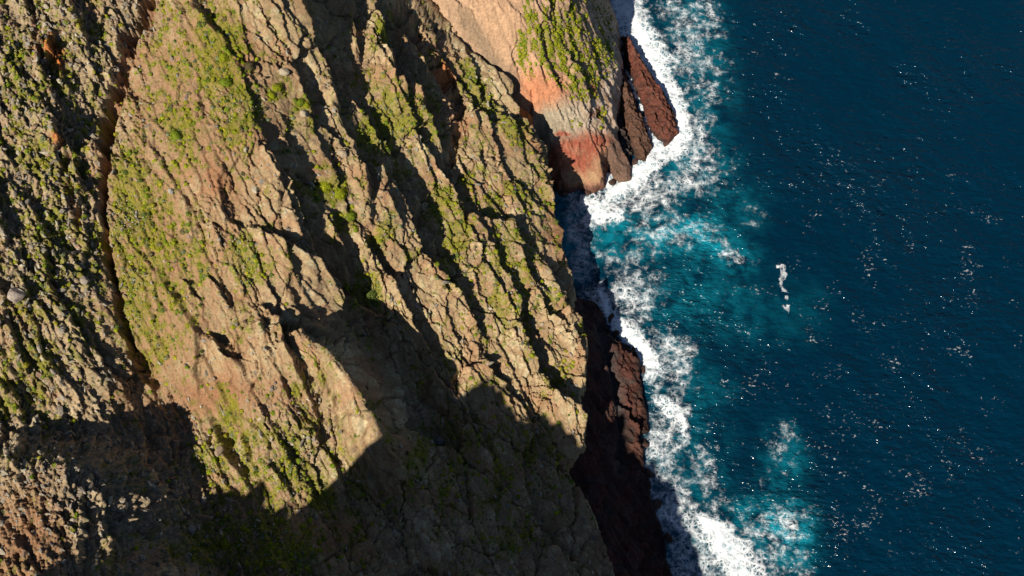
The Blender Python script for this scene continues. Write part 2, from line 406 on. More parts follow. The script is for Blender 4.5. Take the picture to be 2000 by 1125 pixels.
# colours of the cliff: rock, lichen, soil, red tuff, grass
def C(*a): return np.array(a, float)
def mixc(base, c, t): return base + (np.asarray(c) - base) * t[..., None]
VEG = blobs(UW, VW, [(370,180,120,190,0,.42),(300,500,110,220,0,.52),(90,350,150,420,0,.48),(560,880,130,110,0,.5),(980,480,120,220,0,.36),(780,250,90,110,0,.4),(500,1020,200,110,0,.5),(950,900,160,160,0,.3),(650,230,120,160,0,.25),(430,100,55,120,0,.9),(460,215,50,60,0,.9),(345,240,45,50,0,.8),(260,440,48,130,0,1),(255,600,35,110,0,.95),(300,680,50,50,0,.6),(480,510,40,55,0,.8),(395,510,16,60,0,.8),
      (650,368,34,24,0,1),(680,425,22,22,0,1),(540,180,26,24,0,.9),(585,210,26,18,0,.9),(770,240,40,62,-10,.9),(720,260,26,46,0,.9),(740,75,14,30,0,.8),(940,185,24,70,32,.9),(985,250,18,60,35,.8),(870,400,36,40,0,.8),(895,460,28,60,-10,.7),
      (920,345,20,30,0,.5),(965,540,9,90,2,.7),(1015,560,22,60,-10,.7),(1030,640,14,60,0,.6),(1100,720,22,30,0,.6),(1130,640,8,40,0,.7),(740,455,18,40,-15,.7),(790,500,18,18,0,.8),(725,570,34,40,0,.8),
      (30,130,26,50,0,.9),(190,130,20,60,0,.6),(150,480,16,60,0,.7),(60,700,70,55,0,.7),(150,610,30,30,0,.7),(40,780,60,50,0,.6),(440,830,22,70,0,.8),(560,920,80,40,-10,.8),(630,975,40,34,0,.8),(600,780,60,40,-20,.4),(820,890,22,90,-20,.7),(880,930,20,60,-20,.6),(500,1060,150,70,0,.8),(420,900,40,60,0,.7),(1000,1060,30,60,-20,.5),(700,1000,30,60,0,.5),(1060,400,10,50,15,.6),(980,610,30,40,0,.3),(1085,380,6,40,15,.7)])
RED = np.maximum(blobs(UW, VW, [(107,105,14,32,15,1),(110,280,18,16,0,.5),(1035,215,16,26,-20,1),(870,140,26,28,0,.6),(1080,440,20,50,10,.5),(420,350,26,40,0,.4),(60,1060,70,70,0,.2),(450,110,40,50,0,.35),(430,770,80,30,0,.3)]), gully * np.where(U < 330, .38, .2))
n1 = fbm(XS * .6, YS * .6, 5, 61); n2 = fbm(XS * 2.1, YS * 2.1, 4, 62); n3 = fbm(XS * .12, YS * .12, 4, 63)
ROCKC = np.ones(X.shape + (3,)) * C(.36, .262, .150)
ROCKC = mixc(ROCKC, C(.42, .345, .22), sstep(.05, .45, n1 + .5 * (idB - .5)))           # pale lichen
ROCKC = mixc(ROCKC, C(.17, .12, .085), sstep(.1, .5, -n1 + .4 * (idC - .5)) * .8)
ROCKC = mixc(ROCKC, C(.34, .20, .115), sstep(-.1, .35, n3) * .75)
ROCKC = mixc(ROCKC, C(.29, .225, .150), np.clip(ROUGH, 0, 1) * .75)
ROCKC *= (.72 + .5 * idB * .5 + .35 * idC)[..., None]
lich = sstep(.15, .4, n2 + .4 * n1) * .55
ROCKC = mixc(ROCKC, C(.36, .325, .22), lich * (1 - SOIL))
SOILC = mixc(np.ones(X.shape + (3,)) * C(.29, .175, .10), C(.20, .135, .08), sstep(-.2, .4, n1))
soil = np.clip(SOIL * 1.1 + .8 * (1 - sstep(.02, .16, cB)) * (1 - ROUGH) + sstep(.1, .5, n3 - .3 * n1) * .5, 0, 1)
COL = ROCKC + (SOILC - ROCKC) * (soil * .9)[..., None]
COL = mixc(COL, C(.25, .095, .05), np.clip(RED * 1.2 + .3 * n2 * (RED > .1), 0, 1))
COL = mixc(COL, C(.52, .19, .07), np.clip(1.4 * blobs(UW, VW, [(107,105,13,32,15,1),(112,278,10,8,0,.6),(1035,215,14,26,-20,1),(868,135,18,24,0,.6)]) + .3 * n2 - .1, 0, 1))
streak = fbm(AL * .12, AC * .7, 4, 73)
veg = .55 * streak * sstep(.05, .4, VEG) + np.clip(VEG * 1.5 - .2, 0, 1) + .3 * (1 - sstep(.0, .22, cA)) * SLAB * sstep(-.2, .2, n3) + .18 * (1 - sstep(0, .3, cB)) * SLAB + .6 * sstep(-.25, .45, fbm(XS * .14, YS * .14, 4, 71)) * (1 - RED)
grass = sstep(.28, .74, .68 * veg + .75 * n1 + .5 * n2)
GRC = mixc(np.ones(X.shape + (3,)) * C(.165, .17, .014), C(.22, .18, .05), sstep(-.3, .4, fbm(XS * .4, YS * .4, 3, 72)))
GRC = mixc(GRC, C(.06, .085, .018), sstep(.1, .5, n2))
COL = COL + (GRC - COL) * (grass * .82)[..., None]
lum = COL.mean(-1, keepdims=True)
COL = np.clip((lum + (COL - lum) * 1.10) * 1.0, .01, .8)
cliff = grid_mesh('cliff', PXo, PYo, PZo, keep=face_any(Zr > -4), attrs={'col': COL}, mat=M_ROCK)
tag(cliff, 'steep tan rock cliff with green ledges above the sea', kind='structure')

# ------------------------------------------------------------------ headland across the inlet
PB = [(920,-160,46),(1000,-120,41),(1090,-120,38),(1140,-200,38),(850,-40,39),(930,-30,38),(1100,-20,31.5),(1170,-60,20),(800,-20,31),(870,10,36.5),(960,20,36),(1030,0,36),(1160,0,19),(1185,10,10),
      (895,42,34),(1000,60,32.5),(1038,60,31.5),(1120,40,26.5),(1190,60,9.5),(820,70,28),(932,86,30),(1020,100,28.5),(1090,90,26),(1150,100,18),(1205,110,7.5),(975,133,26),(1038,145,24.5),(1212,160,6.5),
      (1022,184,21),(1062,190,20.5),(1100,200,18.5),(1140,200,15.5),(1205,210,6.5),(1040,260,14),(1080,260,13.5),(1130,260,12),(1170,260,10),(1195,250,6.5),
      (1060,310,9),(1100,310,8.5),(1150,310,7),(1185,300,6.5),(1195,330,3.5),(1080,350,4.5),(1110,352,3.5),(1150,352,3.5),(1175,345,4),(1210,345,2.2)]
B = TPS(PB, 0.5)
COAST = [(1150,-220),(1168,-120),(1180,-40),(1188,0),(1203,40),(1212,75),(1216,120),(1220,165),(1212,215),(1206,250),(1215,290),(1232,330),(1234,353),(1210,356),(1197,352),(1188,330),(1183,352),(1180,368),(1160,376),(1148,375),(1130,370),(1112,377),(1090,377),(1070,355),(1040,330),(960,330)]
coastB = [tuple(float(q) for q in px(u, v, 0)) for u, v in COAST]
bxs = axis(-80, -28, 50, 60, 0.22); bys = axis(90, 104, 190, 330, 0.22)
XB, YB = np.meshgrid(bxs, bys)
ZB = B(XB, YB)
UB, VB = proj(XB, YB, ZB)
poly = coastB + [(-80, 80), (-80, 340), (coastB[0][0] - 10, 340)]
d, _, _ = polyline(XB, YB, coastB)
d = np.where(inside(XB, YB, poly), d, -d) + .5 * fbm(XB * .4, YB * .4, 4, 81)
lim = np.where(d > 0, 3.2 * d ** 0.85 if False else 3.4 * np.abs(d) ** .9, 6 * d)
ZH = np.minimum(ZB, lim + .2)
# a long crease where the ochre slope meets the grey band, hollows in the red foot
wxb = 1.3 * fbm(XB * .2, YB * .2, 4, 82); wyb = 1.3 * fbm(XB * .2 + 7, YB * .2, 4, 83)
XBS = XB * 1.2; YBS = YB * 1.2
UBW = UB + 9 * fbm(XB * .3, YB * .3, 5, 84, .6) + 12 * fbm(XB * .08, YB * .08, 2, 94); VBW = VB + 9 * fbm(XB * .3 + 5, YB * .3, 5, 85, .6) + 12 * fbm(XB * .08 + 9, YB * .08, 2, 95)
hA, gA, jA = facets(XBS + wxb * 1.5, YBS + wyb * 1.5, 5.5, 2.2, STRIKE + .05, 86, .5, .6)
hB, gB, jB = facets(XBS + wxb, YBS + wyb, 2.1, 2.0, STRIKE, 87, .5, .7)
hC, gC, jC = facets(XBS + wxb * .5, YBS + wyb * .5, .8, 1.5, STRIKE, 88, .4, .8)
SM = blobs(UBW, VBW, [(1040,190,50,70,35,.9),(980,60,60,110,30,.75),(1130,320,90,60,0,.7),(1100,250,60,30,0,.3)])
DB = (1 - .7 * SM) * (1.1 * hA + .6 * hB + .34 * hC) + .8 * fbm(XB * .06, YB * .06, 4, 89)
CRK = [[(1060,60),(1064,90),(1072,110)],[(1080,0),(1085,30),(1080,60)],[(1040,180),(1035,215),(1030,235)],[(1100,370),(1090,345),(1085,330)],[(1178,250),(1190,300),(1200,340)],[(1060,130),(1075,170)],[(1125,110),(1112,150)]]
for p in CRK:
    dd, sd_, _ = polyline(UBW, VBW, p); DB -= .9 * np.exp(-(dd / 3.0) ** 2) - .35 * np.exp(-dd / 9) * (sd_ > 0)
for (u, v, r, h) in [(1182,283,3.5,1.6),(1184,309,4,1.4),(1172,225,6,.9),(1000,92,2.5,.6)]:
    DB -= h * np.exp(-(((UB - u) ** 2 + (VB - v) ** 2) / r ** 2))
DB *= sstep(-.2, 1.2, d)
bnx, bny, bnz = normals(XB, YB, ZH)
m1 = fbm(XBS * .5, YBS * .5, 5, 91); m2 = fbm(XBS * 1.7, YBS * 1.7, 4, 92)
CB = np.ones(XB.shape + (3,)) * C(.42, .27, .165)
CB = mixc(CB, C(.43, .265, .155), blobs(UBW, VBW, [(990,60,60,120,30,.9),(1060,150,60,80,30,.8)]))
CB = mixc(CB, C(.48, .20, .10), np.clip(1.2 * blobs(UBW, VBW, [(1035,195,44,50,-35,1),(1075,190,24,40,-30,.8),(1100,215,14,20,0,.6)]) , 0, 1))
CB = mixc(CB, C(.23, .16, .10), blobs(UBW, VBW, [(945,90,16,90,38,.95),(975,130,22,60,38,.8)]))
CB = mixc(CB, C(.34, .28, .19), np.clip(1.3 * blobs(UBW, VBW, [(1090,245,55,30,-5,1),(1060,270,40,26,-30,1),(1110,225,30,25,0,.8)]), 0, 1))
CB = mixc(CB, C(.52, .41, .31), np.clip(1.3 * blobs(UBW, VBW, [(1195,130,24,110,5,.9),(1165,230,40,50,-50,.8),(1165,50,30,60,0,.5),(1185,265,20,24,0,.8)]), 0, 1) * sstep(-.35, .25, m1))
rd = np.clip(1.6 * blobs(UBW, VBW, [(1125,318,90,50,8,1),(1160,285,45,26,0,.9),(1160,180,8,16,0,.7),(1172,225,10,9,0,.9),(1150,225,8,8,0,.7),(1102,260,16,5,0,.9),(1080,340,50,40,0,1)]) - .15, 0, 1)
CB = mixc(CB, C(.30, .09, .052), rd * (.75 + .5 * sstep(-.3, .3, m1)).clip(0, 1))
CB = mixc(CB, C(.33, .20, .11), np.clip(1.3 * blobs(UBW, VBW, [(1128,355,26,14,-35,1),(1185,320,20,24,0,.7),(1165,350,16,14,0,.8),(1175,330,14,20,0,.6)]), 0, 1))
CB = mixc(CB, C(.13, .06, .042), 1 - sstep(1.2, 3.8, ZH + 1.6 * m1))                       # wet, splashed foot
CB = mixc(CB, C(.14, .085, .06), np.clip(1.4 * blobs(UBW, VBW, [(1215,335,22,28,0,1),(1200,300,14,30,-20,1)]), 0, 1))
VB_ = blobs(UBW, VBW, [(1085,60,70,110,0,.6),(1140,90,60,90,0,.55),(1080,70,45,75,0,1),(1030,50,10,70,0,.9),(1025,115,12,18,0,.8),(1120,30,30,60,0,.8),(1130,140,34,50,-20,.85),(1110,120,50,50,0,.7),(1160,60,14,30,0,.5),(1190,100,9,20,0,1),(1170,160,10,18,0,.9),(1060,125,30,30,0,.5),(1178,235,10,18,-20,.8),(1120,240,26,12,0,.4),(1150,180,30,30,0,.4)])
cB_, sB_ = math.cos(STRIKE - .1), math.sin(STRIKE - .1)
stB = fbm((XBS * cB_ + YBS * sB_) * .10, (XBS * sB_ - YBS * cB_) * .55, 4, 93)
gb = sstep(.42, .75, .8 * np.clip(1.25 * VB_ - .2, 0, 1) + .6 * m1 + .4 * m2 + 1.0 * stB)
CB = mixc(CB, C(.18, .185, .03), gb * .75 * sstep(.1, .4, VB_))
CB *= (.8 + .22 * jB + .18 * jC)[..., None] * (1 + .25 * m2[..., None])
CB = np.clip(CB, .01, .8)
HB = (XB + bnx * DB, YB + bny * DB, ZH + bnz * DB)
headland = grid_mesh('headland', *HB, keep=face_any(ZH > -2.5), attrs={'col': CB}, mat=M_HEAD)
tag(headland, 'ochre and red rock headland with a grassy back beyond the inlet', kind='structure')

# ------------------------------------------------------------------ dark foot of the cliff
PC = [(1110,600,13),(1130,650,15),(1130,720,15.5),(1125,800,15),(1125,880,14),(1100,930,13),(1140,1000,13),(1180,1100,13),(1210,1190,13),
      (1150,620,5),(1165,660,6.5),(1165,720,8),(1165,800,8.5),(1165,880,9),(1160,950,9.5),(1190,1020,9),(1220,1100,8.5),
      (1195,700,4.5),(1200,760,4),(1210,830,3.6),(1215,900,4.2),(1215,960,4),(1235,1040,4.5),(1260,1100,4.5),(1225,690,2.6),(1235,740,2.8),(1245,800,2.6),(1250,840,2.6),(1170,610,1),(1190,650,1),(1250,740,1.5),(1264,810,1),(1255,900,1.5),(1275,1000,1.5),(1300,1090,1.5),(1310,1200,3)]
CF = TPS(tf(PC), .5)
COASTC = [(1085,570),(1130,588),(1160,592),(1180,602),(1190,640),(1196,655),(1212,648),(1238,668),(1250,706),(1250,742),(1262,790),(1268,842),(1244,852),(1256,880),(1258,910),(1270,950),(1276,990),(1290,1030),(1302,1066),(1300,1090),(1312,1120),(1335,1190),(1360,1280)]
coastC = [tuple(float(q) for q in px(u, v, 0)) for u, v in COASTC]
cxs = axis(-8, 5, 50, 70, .2); cys = axis(-40, 20, 102, 106, .2)
XC, YC = np.meshgrid(cxs, cys)
ZC0 = CF(XC, YC); UC, VC = proj(XC, YC, ZC0)
d, _, _ = polyline(XC, YC, coastC)
d = np.where(inside(XC, YC, coastC + [(60, -60), (-30, -60), (-30, 130)]), d, -d) + .7 * fbm(XC * .35, YC * .35, 4, 101)
di, si, _ = polyline(XC, YC, rim); io = di * np.where(si < 0, 1, -1)
ZC0 = ZC0 + 1.2 * np.minimum(io + .5, 0)
ZC1 = np.minimum(ZC0, np.where(d > 0, 3.2 * np.abs(d) ** .85, 6 * d) + .1)
wxc = fbm(XC * .3, YC * .3, 4, 102)
kA, lA, iA = facets(XC + wxc * 1.5, YC + wxc, 5, 2.6, STRIKE + .05, 103, .6, .7)
kB, lB, iB = facets(XC + wxc, YC + wxc, 1.8, 2.2, STRIKE, 104, .5, .7)
kC, lC, iC = facets(XC + wxc * .5, YC, .7, 1.5, STRIKE, 105, .4, .8)
DC = 1.3 * kA + .5 * kB + .3 * kC + .9 * (ridged((XC * math.cos(STRIKE) + YC * math.sin(STRIKE)) * .08, (XC * math.sin(STRIKE) - YC * math.cos(STRIKE)) * .4, 5, 108) - .55) + .5 * fbm(XC * .9, YC * .9, 5, 109, .65)
dd, sd_, _ = polyline(UC, VC, [(1168,640),(1190,700),(1205,760),(1215,850),(1212,920)]); DC -= 1.1 * np.exp(-(dd / 7) ** 2)
DC *= sstep(-.2, 1.0, d)
cnx, cny, cnz = normals(XC, YC, ZC1)
q1 = fbm(XC * .4, YC * .4, 5, 106)
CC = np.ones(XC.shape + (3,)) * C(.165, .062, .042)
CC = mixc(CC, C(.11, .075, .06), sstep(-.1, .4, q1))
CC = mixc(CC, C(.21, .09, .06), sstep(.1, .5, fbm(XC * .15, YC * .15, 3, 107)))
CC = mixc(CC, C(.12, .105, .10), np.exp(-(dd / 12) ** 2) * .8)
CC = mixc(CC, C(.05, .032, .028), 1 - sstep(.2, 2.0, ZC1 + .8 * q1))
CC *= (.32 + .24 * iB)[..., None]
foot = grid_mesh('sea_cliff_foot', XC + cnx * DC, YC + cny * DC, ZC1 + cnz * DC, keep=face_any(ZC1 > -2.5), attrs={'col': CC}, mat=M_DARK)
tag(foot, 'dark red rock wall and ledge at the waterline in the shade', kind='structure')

# ------------------------------------------------------------------ rock fins lying in the surf
def fin(name, outline, crestline, h, seed, base, label):
    pl = [tuple(float(q) for q in px(u, v, 0)) for u, v in outline]
    xs = [p[0] for p in pl]; ys = [p[1] for p in pl]
    Xf, Yf = np.meshgrid(np.arange(min(xs) - 3, max(xs) + 3, .16), np.arange(min(ys) - 3, max(ys) + 3, .16))
    d, _, _ = polyline(Xf, Yf, pl + [pl[0]])
    d = np.where(inside(Xf, Yf, pl), d, -d) + .9 * fbm(Xf * .5, Yf * .5, 5, seed, .6)
    cl = [tuple(float(q) for q in px(u, v, h)) for u, v in crestline]
    _, _, al = polyline(Xf, Yf, cl)
    hh = h * (1.0 - .45 * al)
    Zf = np.where(d > 0, hh * (1 - np.exp(-d / (h * .26))), 3 * d)
    w = fbm(Xf * .4, Yf * .4, 4, seed + 1)
    a, ca, ia = facets(Xf + w, Yf + w, 1.9, 2.8, STRIKE, seed + 2, .5, .7); b, cb, ib = facets(Xf + w * .5, Yf, .7, 1.8, STRIKE, seed + 3, .4, .8)
    st = Zf / .9; Zf = .9 * (np.floor(st) + sstep(.25, .9, st - np.floor(st))) * .6 + Zf * .4
    Zf = Zf + (1.1 * a + .45 * b + .7 * fbm(Xf * .8, Yf * .8, 5, seed + 6, .65)) * sstep(0, .9, d)
    q = fbm(Xf * .8, Yf * .8, 5, seed + 4); q3 = fbm((Xf * math.cos(STRIKE) + Yf * math.sin(STRIKE)) * .5, (Xf * math.sin(STRIKE) - Yf * math.cos(STRIKE)) * 2.2, 4, seed + 5)
    cc = np.ones(Xf.shape + (3,)) * C(*base)
    cc = mixc(cc, C(base[0] * .5, base[1] * .65, base[2] * .7), sstep(-.1, .4, q))
    cc = mixc(cc, C(.24, .15, .10), sstep(.2, .5, q3) * .5)
    cc = mixc(cc, C(.035, .024, .02), 1 - sstep(.1, 1.3, Zf + .5 * q))
    cc *= (.62 + .3 * ia)[..., None]
    o = grid_mesh(name, Xf, Yf, Zf, keep=face_any(Zf > -1.8), attrs={'col': cc}, mat=M_DARK)
    return tag(o, label, 'rock', 'rock fins below the headland')
fin('rock_fin', [(1209,66),(1216,90),(1222,130),(1236,160),(1246,190),(1254,212),(1263,245),(1276,265),(1290,278),(1306,281),(1318,270),(1326,262),(1322,240),(1314,214),(1300,190),(1284,166),(1268,140),(1248,114),(1242,98),(1226,80)],
    [(1216,84),(1240,130),(1275,190),(1305,255)], 5.2, 211, (.155, .052, .034), 'long dark red rock fin farthest out in the surf')
fin('rock_fin', [(1200,140),(1206,200),(1212,240),(1225,270),(1236,300),(1242,316),(1262,318),(1268,308),(1276,292),(1270,268),(1258,238),(1246,214),(1238,190),(1228,168),(1222,140)],
    [(1210,150),(1225,200),(1240,250),(1258,300)], 4.2, 221, (.13, .065, .042), 'brown rock fin between the headland and the outer fin')
fin('rock_fin', [(1196,225),(1192,262),(1198,292),(1206,312),(1218,318),(1232,312),(1238,306),(1228,272),(1216,240)],
    [(1200,235),(1206,262),(1220,300)], 3.2, 231, (.085, .062, .052), 'small grey rock fin pressed against the headland foot')

# ------------------------------------------------------------------ sea
def lines(u, v, lst):
    m = np.zeros(np.shape(u))
    for pts, ws, amp in lst:
        d, _, al = polyline(u, v, pts); w = np.interp(al, np.linspace(0, 1, len(ws)), ws)
        m = np.maximum(m, amp * np.exp(-(d / w) ** 2.2))
    return m
sxx = axis(-1500, -5, 130, 3000, .3, 1.2); syy = axis(-1500, 22, 192, 4000, .3, 1.2)
XW, YW = np.meshgrid(sxx, syy)
UWt, VWt = proj(XW, YW, 0 * XW)
inb = (np.abs(UWt - 1000) < 1500) & (np.abs(VWt - 560) < 900)
UWt = np.where(inb, UWt, 9000); VWt = np.where(inb, VWt, 9000)
p1 = fbm(XW * .09, YW * .09, 4, 301); p2 = fbm(XW * .09 + 30, YW * .09, 4, 302)
p3 = fbm(XW * .4, YW * .4, 4, 303); p4 = fbm(XW * .4 + 30, YW * .4, 4, 304)
FU = UWt + 22 * p1 + 14 * p3; FV = VWt + 22 * p2 + 14 * p4
q1_ = fbm(XW * .035, YW * .035, 5, 305, .6); q2_ = fbm(XW * .035 + 30, YW * .035, 5, 306, .6)
LU = UWt + 95 * q1_ + 14 * p3; LV = VWt + 95 * q2_ + 14 * p4
FOAM = lines(FU, FV, [
    ([(1205,-60),(1215,10),(1240,65),(1275,125),(1300,180),(1330,235),(1325,285),(1280,305),(1240,345),(1190,385)], [44,42,44,40,30,22,28,32,26,20], 1.0),
    ([(1150,385),(1165,415),(1200,425)], [16,26,22], .95),
    ([(1172,570),(1185,605),(1215,635),(1255,670),(1275,720)], [14,20,24,22,18], 1.0),
    ([(1215,655),(1235,670)], [12,12], 1.0),
    ([(1285,775),(1310,805),(1330,835)], [14,16,14], .9),
    ([(1375,1010),(1405,1050),(1440,1100),(1480,1180)], [16,30,44,60], 1.0),
    ([(1225,130),(1240,190),(1255,215),(1275,270)], [7,8,7,8], .8),
    ([(1187,332),(1188,370)], [6,10], 1.0)])
LACE = np.maximum(blobs(LU, LV, [(1340,60,60,110,0,.62),(1370,180,50,120,0,.58),(1350,300,60,70,0,.7),(1290,370,120,50,0,.72),(1240,440,110,60,0,.5),(1220,520,60,60,0,.5),(1260,600,55,60,0,.66),(1300,690,50,80,-20,.66),(1325,790,42,80,0,.66),(1370,880,50,80,0,.5),(1400,960,40,70,0,.5),
        (1520,1040,70,60,0,.62),(1450,1000,60,50,0,.5),(1330,480,130,40,-8,.5),(1420,500,60,24,-10,.62),(1455,508,18,12,0,.75),(1470,420,40,40,0,.45),(1460,400,16,12,0,.6),(1390,20,60,60,0,.55),(1530,870,40,60,0,.5),(1500,1100,90,60,0,.55),(1420,1020,60,60,0,.5)]),
        lines(FU, FV, [([(1120,380),(1130,480),(1150,590)], [40,40,36], .66), ([(1275,820),(1290,900),(1320,1000),(1360,1130)], [40,60,70,80], .72)]))
SPOT = blobs(LU, LV, [(1550,520,13,58,10,.60),(1548,575,13,24,0,.66),(1535,500,30,18,0,.52),(1640,405,40,14,0,.5),(1955,465,10,16,0,.5),(1900,495,30,22,0,.48),(1935,425,30,10,0,.5),(1440,650,60,40,0,.38),(1920,800,24,18,0,.48),(1890,740,18,14,0,.48),(1690,560,90,60,0,.42),(1780,660,120,60,0,.4),(1650,820,200,120,0,.42),(1480,750,120,80,0,.42),(1440,900,50,22,-10,.48),(1800,900,200,150,0,.42),(1700,1000,200,120,0,.42),(1750,600,300,300,0,.34),(1600,720,40,40,0,.46),(1500,560,60,30,0,.42),(1580,640,30,30,0,.45),(1650,480,40,20,0,.42),(1940,950,60,60,0,.45),(1500,120,90,90,0,.3),(1560,880,30,20,0,.45)])
FOAMC = np.maximum(np.maximum(FOAM * 1.12, LACE * .8), np.where(SPOT > .5, SPOT, 0))
FOAM_GLINT = np.clip(SPOT + .25 * LACE + .16 * inb, 0, .6)  # where small foam shows and sun glints are painted in
AER = np.maximum(blobs(.5 * (LU + UWt), .5 * (LV + VWt), [(1330,470,120,42,-12,1),(1430,505,50,30,0,.85),(1230,470,90,50,0,.8),(1360,580,130,55,0,.42),(1360,70,60,110,0,.5),(1330,330,90,80,0,.5),(1530,1050,60,60,0,1),(1530,900,40,70,0,.45),(1480,1010,80,50,0,.5),(1370,760,60,40,0,.35),(1440,410,60,40,0,.4),(1310,700,60,90,0,.4),(1370,190,60,100,0,.42),(1330,900,90,140,0,.35),(1350,1060,90,80,0,.4),(1120,470,44,120,0,1),(1550,600,60,60,0,.2),(1450,620,90,60,0,.25)]), .75 * FOAM)
AER = AER ** 1.2
WH = .8 * fbm((XW * .8 + YW * .5) * .09, (YW * .8 - XW * .5) * .05, 3, 311) + .22 * fbm(XW * .22 + YW * .1, YW * .3, 3, 312) + .10 * fbm(XW * .8, YW * 1.0, 2, 313)
WH = WH + .45 * FOAM * (.6 + .7 * fbm(XW * .5, YW * .5, 3, 314)) + .1
msea = bpy.data.materials.new('sea_water'); msea.use_nodes = True; nt = msea.node_tree; L = nt.links.new
b = nt.nodes['Principled BSDF']; b.inputs['IOR'].default_value = 1.33; b.inputs['Specular IOR Level'].default_value = .4
tc = N(nt, 'ShaderNodeTexCoord')
af = N(nt, 'ShaderNodeAttribute', attribute_name='foam'); aa = N(nt, 'ShaderNodeAttribute', attribute_name='aer')
def math_(op, *ins):
    n = N(nt, 'ShaderNodeMath', operation=op)
    for k, i in enumerate(ins):
        if isinstance(i, (int, float)): n.inputs[k].default_value = i
        else: L(i, n.inputs[k])
    return n.outputs[0]
def smooth_(x, a, b_):
    n = N(nt, 'ShaderNodeMapRange', interpolation_type='SMOOTHSTEP'); L(x, n.inputs['Value'])
    for k, q in (('From Min', a), ('From Max', b_)):
        if isinstance(q, (int, float)): n.inputs[k].default_value = q
        else: L(q, n.inputs[k])
    return n.outputs['Result']
warp = N(nt, 'ShaderNodeTexNoise', Scale=.22, Detail=5.0, Roughness=.6); L(tc.outputs['Object'], warp.inputs['Vector'])
vm = N(nt, 'ShaderNodeVectorMath', operation='MULTIPLY_ADD'); L(warp.outputs['Color'], vm.inputs[0]); vm.inputs[1].default_value = (3.0, 3.0, 0); L(tc.outputs['Object'], vm.inputs[2])
warp2 = N(nt, 'ShaderNodeTexNoise', Scale=1.6, Detail=3.0, Roughness=.6); L(tc.outputs['Object'], warp2.inputs['Vector'])
vm2 = N(nt, 'ShaderNodeVectorMath', operation='MULTIPLY_ADD'); L(warp2.outputs['Color'], vm2.inputs[0]); vm2.inputs[1].default_value = (.42, .42, 0); L(vm.outputs[0], vm2.inputs[2])
def lace(scale, w):
    v = N(nt, 'ShaderNodeTexVoronoi', feature='DISTANCE_TO_EDGE', Scale=scale); L(vm2.outputs[0], v.inputs['Vector'])
    return math_('SUBTRACT', 1.0, smooth_(v.outputs['Distance'], 0.0, w))
l1 = lace(.26, .10); l2 = lace(.62, .15); l3 = lace(1.4, .26)
fn = N(nt, 'ShaderNodeTexNoise', Scale=.5, Detail=7.0, Roughness=.66); L(tc.outputs['Object'], fn.inputs['Vector'])
fn2 = N(nt, 'ShaderNodeTexNoise', Scale=.13, Detail=5.0, Roughness=.6); L(tc.outputs['Object'], fn2.inputs['Vector'])
net = math_('MAXIMUM', math_('MULTIPLY', l1, .9), math_('MAXIMUM', math_('MULTIPLY', l2, .85), math_('MULTIPLY', l3, .6)))
cf = math_('ADD', af.outputs['Fac'], math_('MULTIPLY', math_('SUBTRACT', fn2.outputs['Fac'], .5), .7))
fine = math_('MULTIPLY', math_('SUBTRACT', fn.outputs['Fac'], .5), 1.3)
dense = smooth_(math_('ADD', cf, math_('MULTIPLY', fine, .8)), .86, 1.22)
lacy = math_('MULTIPLY', net, smooth_(math_('ADD', cf, math_('MULTIPLY', fine, .9)), .30, .74))
veil = math_('MULTIPLY', smooth_(math_('ADD', cf, fine), .42, 1.1), .16)
mpf = N(nt, 'ShaderNodeMapping'); mpf.inputs['Rotation'].default_value = (0, 0, .3); mpf.inputs['Scale'].default_value = (.7, 1.25, 1); L(vm2.outputs[0], mpf.inputs['Vector'])
fk = N(nt, 'ShaderNodeTexNoise', Scale=1.5, Detail=3.0, Roughness=.6); L(mpf.outputs[0], fk.inputs['Vector'])
ak = N(nt, 'ShaderNodeAttribute', attribute_name='foam_glint')
flk = math_('MULTIPLY', smooth_(math_('ADD', fk.outputs['Fac'], math_('ADD', math_('MULTIPLY', ak.outputs['Fac'], .28), math_('MULTIPLY', math_('SUBTRACT', fn2.outputs['Fac'], .5), .6))), .80, 1.0), .62)  # white flecks: part foam, part sun glint put into the colour
foam = math_('MINIMUM', 1.0, math_('ADD', math_('MAXIMUM', math_('MAXIMUM', dense, lacy), flk), veil))
deep = N(nt, 'ShaderNodeRGB'); deep.outputs[0].default_value = (.0002, .0165, .036, 1)
aer = N(nt, 'ShaderNodeRGB'); aer.outputs[0].default_value = (.006, .25, .33, 1)
white = N(nt, 'ShaderNodeRGB'); white.outputs[0].default_value = (.86, .88, .88, 1)
an = N(nt, 'ShaderNodeTexNoise', Scale=.22, Detail=6.0, Roughness=.6); L(vm.outputs[0], an.inputs['Vector'])
afac = math_('MULTIPLY', aa.outputs['Fac'], smooth_(an.outputs['Fac'], .28, .66)); 
m1_ = N(nt, 'ShaderNodeMix', data_type='RGBA'); L(afac, m1_.inputs[0]); L(deep.outputs[0], m1_.inputs[6]); L(aer.outputs[0], m1_.inputs[7])
m2_ = N(nt, 'ShaderNodeMix', data_type='RGBA'); L(foam, m2_.inputs[0]); L(m1_.outputs[2], m2_.inputs[6]); L(white.outputs[0], m2_.inputs[7])
L(m2_.outputs[2], b.inputs['Base Color'])
rr = N(nt, 'ShaderNodeMapRange'); L(foam, rr.inputs['Value']); rr.inputs['To Min'].default_value = .12; rr.inputs['To Max'].default_value = .9
L(rr.outputs['Result'], b.inputs['Roughness'])
mp = N(nt, 'ShaderNodeMapping'); mp.inputs['Rotation'].default_value = (0, 0, .35); mp.inputs['Scale'].default_value = (.55, 1.0, 1); L(tc.outputs['Object'], mp.inputs['Vector'])
rp = N(nt, 'ShaderNodeTexNoise', Scale=.6, Detail=3.0, Roughness=.6); L(mp.outputs[0], rp.inputs['Vector'])
hgt = math_('ADD', rp.outputs['Fac'], math_('MULTIPLY', foam, .10))
